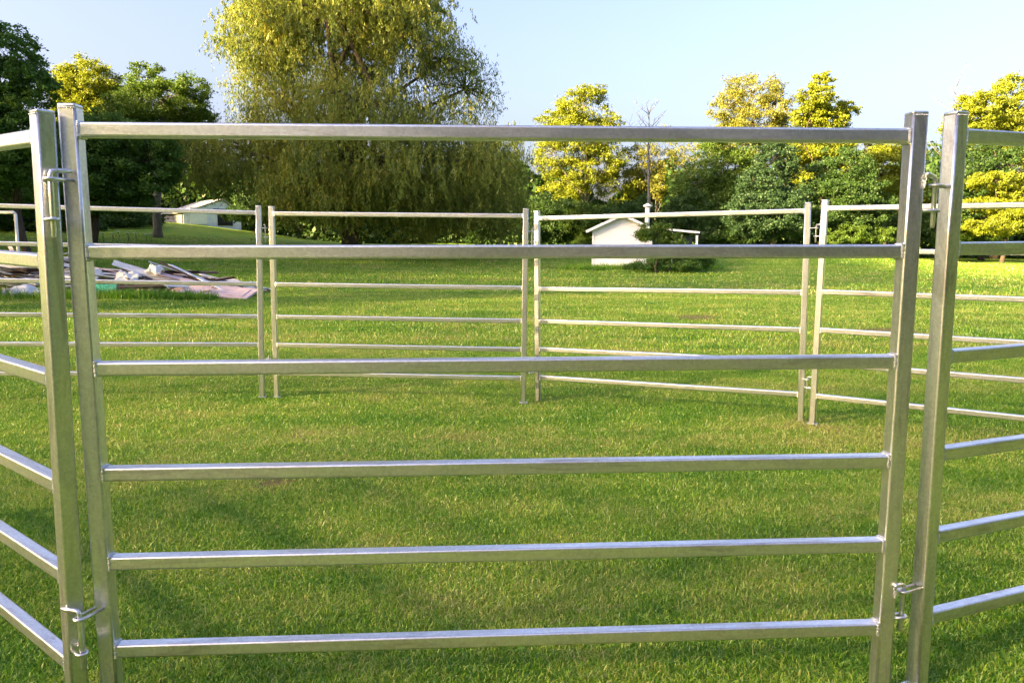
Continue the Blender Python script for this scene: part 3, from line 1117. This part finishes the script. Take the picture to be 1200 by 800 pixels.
# ------------------------------------------------------------------ white shed
YS = 36.0
sc_ = YS / F_PX
sp = at(728, 316, YS)
sgz = gz(sp.x, YS)
shed = empty("garden_shed", (sp.x, YS, sgz), "small white gable shed with dark roof and lean-to at the field's edge", "shed")
shed.rotation_euler = (0, 0, R(-8))
hw = 34 * sc_
ze = at(700, 269, YS).z - sgz
zr = at(728, 253, YS).z - sgz
prism_obj("wall", [(-hw, -0.3), (hw, -0.3), (hw, ze), (0, zr), (-hw, ze)], 0, 3.6, M_WHITE, shed)
sl_ = math.atan2(zr - ze, hw)
ov = 0.34
for sg in (-1, 1):
    L = math.hypot(hw, zr - ze) + ov
    c = Vector((sg * (L / 2) * math.cos(sl_), 1.8, zr - (L / 2) * math.sin(sl_) + 0.07))
    box_obj("roof", c, (L, 4.1, 0.07), M_ROOF, shed, Matrix.Rotation(sg * sl_, 4, 'Y'), 0.01)
    c2 = Vector((sg * (L / 2) * math.cos(sl_), -0.30, zr - (L / 2) * math.sin(sl_) + 0.035))
    box_obj("bargeboard", c2, (L, 0.05, 0.12), M_TRIM, shed, Matrix.Rotation(sg * sl_, 4, 'Y'), 0.008)
box_obj("corner_board", (-hw + 0.03, -0.015, ze / 2), (0.1, 0.04, ze), M_TRIM, shed)
box_obj("corner_board", (hw - 0.03, -0.015, ze / 2), (0.1, 0.04, ze), M_TRIM, shed)
# lean-to on the right: nearly flat roof on posts
lx0, lx1 = hw + 0.1, 88 * sc_
lz0 = ze + 0.02
box_obj("lean_to_roof", ((lx0 + lx1) / 2, 1.7, lz0 - 0.02), (lx1 - lx0, 3.4, 0.05), M_ROOF, shed, Matrix.Rotation(R(5), 4, 'Y'), 0.01)
box_obj("lean_to_fascia", ((lx0 + lx1) / 2, -0.02, lz0 - 0.03), (lx1 - lx0, 0.05, 0.09), M_TRIM, shed, Matrix.Rotation(R(5), 4, 'Y'), 0.008)
box_obj("lean_to_post", (57 * sc_, 0.08, lz0 / 2 - 0.1), (0.1, 0.1, lz0 - 0.05), M_TRIM, shed)
box_obj("lean_to_post", (lx1 - 0.12, 0.08, lz0 / 2 - 0.15), (0.1, 0.1, lz0 - 0.2), M_TRIM, shed)
box_obj("lean_to_back_wall", ((lx0 + lx1) / 2, 3.2, lz0 / 2 - 0.2), (lx1 - lx0 - 0.1, 0.06, lz0 - 0.2), M_GREYW, shed)
T = Tubes(12)
cx_ = 29 * sc_
T.add([(cx_, 1.2, ze), (cx_, 1.2, zr + 0.42)], 0.11)
chim = link("chimney", T.mesh("chimney"), M_TRIM, shed, True)
T = Tubes(12)
T.add([(cx_, 1.2, zr + 0.42), (cx_, 1.2, zr + 0.50), (cx_, 1.2, zr + 0.53), (cx_, 1.2, zr + 0.64)], [0.10, 0.22, 0.23, 0.03])
link("cap", T.mesh("cap"), M_TRIM, chim, True)

# ------------------------------------------------------------------ old barn far off on the left
YB = 62.0
bp = at(238, 262, YB)
bz = gz(bp.x, YB)
kb = YB / F_PX
barn = empty("old_barn", (bp.x, YB, bz), "low derelict outbuilding with mossy tin roof and white gable coloured in bluish shade under the trees", "barn")
barn.rotation_euler = (0, 0, R(42))
barn.scale = (0.86, 0.86, 0.86)
zt = at(265, 231, YB).z - bz
zw = at(235, 249, YB).z - bz
prism_obj("gable_wall", [(-2.6, -0.5), (2.6, -0.5), (2.6, zw), (0.9, zt), (-2.6, zw)], -2.5, -2.38, M_BLUEW, barn)
box_obj("side_wall", (-2.55, 0.2, zw / 2 - 0.25), (0.1, 5.0, zw + 0.45), M_GREYW, barn)
box_obj("side_wall", (2.55, 0.2, zw / 2 - 0.25), (0.1, 5.0, zw + 0.45), M_GREYW, barn)
for (xa, xb) in ((-2.9, 0.9), (2.9, 0.9)):
    za, zb_ = zw - 0.08, zt + 0.05
    L = math.hypot(xb - xa, zb_ - za)
    an = math.atan2(zb_ - za, xb - xa)
    if xb < xa:
        an = an - math.pi
    box_obj("roof", ((xa + xb) / 2, 0.1, (za + zb_) / 2 + 0.05), (L, 5.6, 0.06), M_TIN, barn, Matrix.Rotation(-an, 4, 'Y'), 0.01)
box_obj("door", (-1.3, -2.53, 0.75), (1.5, 0.05, 1.5), M_TRIM, barn)
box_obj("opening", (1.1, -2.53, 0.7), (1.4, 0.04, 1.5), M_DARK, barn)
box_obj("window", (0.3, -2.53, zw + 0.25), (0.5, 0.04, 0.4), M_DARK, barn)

# ------------------------------------------------------------------ pipe goal
YG = 24.5
pa, pb = at(-22, 249, YG), at(18, 249, YG)
g0, g1 = gz(pa.x, YG), gz(pb.x, YG)
goal = empty("pipe_goal", ((pa.x + pb.x) / 2, YG, min(g0, g1)), "thin white pipe frame standing on the grass under the tall dark tree", "goal")
o_ = goal.location
T = Tubes(8)
T.add([Vector((pa.x, YG, g0 - .1)) - o_, Vector((pa.x, YG, pa.z)) - o_], 0.048)
link("upright", T.mesh("upright"), M_TRIM, goal, True)
T = Tubes(8)
T.add([Vector((pb.x, YG, g1 - .1)) - o_, Vector((pb.x, YG, pb.z - .05)) - o_], 0.048)
link("upright", T.mesh("upright"), M_TRIM, goal, True)
T = Tubes(8)
T.add([Vector((pa.x - .03, YG, pa.z)) - o_, Vector((pb.x - .06, YG, pb.z)) - o_, Vector((pb.x, YG, pb.z - .05)) - o_], 0.048)
link("crossbar", T.mesh("crossbar"), M_TRIM, goal, True)

# ------------------------------------------------------------------ heap of old boards
BOARD = [paint_mat("board_grey", (0.34, 0.34, 0.36), (0.56, 0.56, 0.59), 5, 0.85, (1, 8, 8)),
         paint_mat("board_white", (0.50, 0.50, 0.53), (0.76, 0.76, 0.79), 4, 0.75, (1, 5, 5)),
         paint_mat("board_pink", (0.46, 0.32, 0.32), (0.66, 0.54, 0.55), 4, 0.8, (1, 6, 6)),
         paint_mat("board_brown", (0.045, 0.032, 0.025), (0.13, 0.09, 0.07), 5, 0.9, (1, 8, 8)),
         paint_mat("board_tan", (0.38, 0.33, 0.28), (0.58, 0.52, 0.46), 5, 0.85, (1, 8, 8))]
BLAB = ["weathered grey board lying in the heap of scrap wood", "white painted board lying in the heap of scrap wood", "faded pink board lying in the heap of scrap wood",
        "dark rotten board lying in the heap of scrap wood", "bare tan plank lying in the heap of scrap wood"]
YP = 20.0
xa, xb = at(-70, 320, YP).x, at(288, 345, YP).x
protos = {}


def heap_top(x):
    t = (x - xa) / (xb - xa)
    return 1.15 * (1 - sstep(0.55, 1.02, t)) * (0.75 + 0.25 * math.sin(t * 9)) + 0.04


rb = random.Random(21)
for i in range(290):
    t = rb.random() ** 0.9
    x = xa + (xb - xa) * t
    y = YP + rb.uniform(-0.9, 1.2)
    L = rb.choice([0.8, 1.2, 1.8, 2.4])
    kx = rb.choices(range(5), [3.4, 3.0, 2.8, 4.2, 0.5])[0]
    wdt = rb.choice([0.09, 0.12, 0.16])
    key = (kx, L, wdt)
    z = gz(x, y) + float(heap_top(x)) * rb.random() ** 0.7 * (1 - 0.35 * abs(y - YP - .2)) + 0.03
    yaw = rb.gauss(0.0, 0.36)
    if rb.random() < 0.08:
        yaw += rb.uniform(0.7, 1.5)
    tilt = rb.gauss(0.13, 0.11)
    if x + L * 0.5 > xb + 0.25:
        x = xb + 0.25 - L * 0.5
        z = min(z, gz(x, y) + float(heap_top(x)) * .8 + 0.03)
    z = max(z, gz(x, y) + abs(math.sin(tilt)) * L / 2 + 0.02)
    if key not in protos:
        bm = bmesh.new()
        bm_box(bm, Vector((0, 0, 0)), (L, wdt, 0.028), None, 0.004, 1)
        for v in bm.verts:       # ragged ends, slight warp
            v.co.x += rb.uniform(-.03, .03) * (1 if abs(v.co.x) > L * .4 else 0)
            v.co.z += 0.02 * math.sin(v.co.x * 1.5)
        protos[key] = link("scrap_board", bm_mesh(bm, "scrap_board"), BOARD[kx])
        o = protos[key]
    else:
        o = protos[key].copy()
        COL.objects.link(o)
    o.location = (x, y, z)
    o.rotation_euler = (rb.gauss(0, 0.3), tilt, yaw)
    tag(o, BLAB[kx], "board", "boards in the heap of scrap wood")


def sheet(name, label, cat, c, sx, sy, amp, mat, rot=(0, 0, 0), seed=1):
    n = 14
    rs = np.random.default_rng(seed)
    u, v = np.meshgrid(np.linspace(-.5, .5, n), np.linspace(-.5, .5, n))
    z = amp * (np.sin(u * 11 + seed) * np.cos(v * 9 + 2 * seed) + 0.6 * rs.normal(0, 1, u.shape)) + amp * 2.2 * (1 - (2 * u) ** 2) * (1 - (2 * v) ** 2)
    V = np.stack([u * sx * (1 + .1 * np.sin(v * 9)), v * sy * (1 + .1 * np.sin(u * 8)), z], -1).reshape(-1, 3)
    ii = np.arange(n * n).reshape(n, n)
    Fc = np.stack([ii[:-1, :-1], ii[:-1, 1:], ii[1:, 1:], ii[1:, :-1]], -1).reshape(-1, 4)
    o = link(name, np_mesh(name, V, Fc), mat, None, True)
    o.location = c
    o.rotation_euler = rot
    sm = o.modifiers.new("thickness", 'SOLIDIFY')
    sm.thickness = 0.012
    return tag(o, label, cat)


def on(px, py, y, dz=0.0):
    p = at(px, py, y)
    p.z += dz
    return p


M_SHEET = paint_mat("white_sheet", (0.62, 0.62, 0.64), (0.80, 0.80, 0.82), 4, 0.5)
M_TEAL = paint_mat("teal_paint", (0.04, 0.32, 0.24), (0.08, 0.45, 0.34), 4, 0.5)
sheet("plastic_sheet", "crumpled white plastic sheet draped on the middle of the scrap heap", "sheet", on(150, 325, 18.9), 0.55, .4, .04, M_SHEET, (R(38), R(6), R(10)), 3)
sheet("plastic_sheet", "pale crumpled sheet bunched at the scrap heap near the leaning posts", "sheet", on(108, 323, 18.8), .4, .4, .05, M_SHEET, (R(45), 0, 0), 5)
sheet("plastic_sheet", "white rag sheet sliding off the scrap heap's upper boards", "sheet", on(182, 316, 19.2), .36, .28, .04, M_SHEET, (R(35), R(12), 0), 9)
p_ = on(121, 337, 18.7)
o = box_obj("painted_board", (0, 0, 0), (0.62, 0.3, 0.05), M_TEAL, None, None, 0.006)
o.location = (p_.x, p_.y, gz(p_.x, p_.y) + 0.22)
o.rotation_euler = (R(55), 0, R(6))
tag(o, "teal green painted board at the base of the scrap heap", "board")
p_ = on(252, 342, 19.2)
o = box_obj("old_door", (0, 0, 0), (1.95, 0.8, 0.05), BOARD[2], None, None, 0.006)
bm = bmesh.new()
for cx2 in (-0.5, 0.45):
    bm_box(bm, Vector((cx2, 0, 0.032)), (0.75, 0.55, 0.02), None, 0.006, 1)
link("door_panel", bm_mesh(bm, "door_panel"), BOARD[2], o)
o.location = (p_.x, p_.y, gz(p_.x, p_.y) + 0.16)
o.rotation_euler = (R(14), R(5), R(-4))
tag(o, "flat pinkish slab like an old door at the low end of the scrap heap", "door")
for j, (px, py, r_, lb) in enumerate([(12, 330, .22, "round peach coloured stone before the scrap heap"), (28, 322, .3, "largest pale stone lying before the scrap heap"), (43, 326, .2, "small white stone nearest the leaning post by the scrap heap")]):
    p_ = on(px, py + 6, 18.4)
    bm = bmesh.new()
    bmesh.ops.create_icosphere(bm, subdivisions=3, radius=r_)
    for v in bm.verts:
        n_ = v.co.normalized()
        v.co *= 1 + 0.18 * math.sin(n_.x * 5 + j) * math.cos(n_.y * 4) + 0.08 * math.sin(n_.z * 9 + j)
        v.co.z *= 0.65
    o = link("rock", bm_mesh(bm, "rock"), BOARD[1] if j else BOARD[4], None, True)
    o.location = (p_.x, p_.y, gz(p_.x, p_.y) + r_ * .4)
    tag(o, lb, "rock")


# weeds: taller grass round the heap, the shed and the trunks
def weeds(name, label, areas, L, w, mat=None):
    Vs, Fs, Rs, off = [], [], [], 0
    for (x, y, rx, ry, n, k) in areas:
        a = rng.uniform(0, 2 * np.pi, n)
        r = np.sqrt(rng.uniform(0, 1, n))
        P_, F_, r_ = blades(n, (x + rx * r * np.cos(a), y + ry * r * np.sin(a)), L * k, w, 0.5, "w")
        Vs.append(P_)
        Fs.append(F_ + off)
        Rs.append(r_ * .45)
        off += len(P_)
    o = link(name, np_mesh(name, np.concatenate(Vs), np.concatenate(Fs), np.concatenate(Rs)), mat or M_BLADE)
    return tag(o, label, "weeds", kind="stuff")


weeds("weeds", "taller unmown weeds round the scrap heap", [((xa + xb) / 2, YP + .1, (xb - xa) / 2 + .3, 1.9, 7000, 1), (on(60, 345, 18.5).x, 18.4, 2.6, .5, 5000, 1.2), (on(180, 345, 18.5).x, 18.5, 1.6, .35, 3500, 1.1)], 0.15, 0.012)
weeds("weeds", "lush tall grass along the foot of the white shed", [(sp.x - .4, YS - .5, 2.6, .6, 5000, 1), (sp.x + 2.4, YS - .3, 2.4, .7, 3000, 1)], 0.20, 0.02)

# white flower heads standing above the grass behind the heap
M_PETAL = paint_mat("white_petals", (0.75, 0.75, 0.72), (0.84, 0.84, 0.8), 8)
T = Tubes(5)
T.add([(0, 0, 0), (0.02, 0, .25), (0, 0, .5)], 0.006)
stem_me = T.mesh("stem")
bm = bmesh.new()
for k in range(7):
    a = k * 2.4
    bmesh.ops.create_icosphere(bm, subdivisions=1, radius=.018, matrix=Matrix.Translation((.025 * math.cos(a) * (k > 0), .025 * math.sin(a) * (k > 0), .5 + .02 * math.sin(k))))
fl_me = bm_mesh(bm, "flower_head")
M_STEM = paint_mat("green_stem", (0.06, 0.12, 0.02), (0.1, 0.18, 0.03))
fl = empty("white_flower", label="white flower head on a thin stem in the grass behind the scrap heap", cat="flower", group="white flowers behind the heap")
link("stem", stem_me, M_STEM, fl)
link("flower_head", fl_me, M_PETAL, fl)
for j, px in enumerate((107, 114, 121, 132, 139, 150, 159, 171, 177, 30)):
    o = fl if j == 0 else copy_tree(fl)
    p_ = on_ground(px, 283 + rb.uniform(-2, 3))
    o.location = (p_.x, p_.y, gz(p_.x, p_.y))
    o.scale = (2.6, 2.6, rb.uniform(0.7, 1.1))
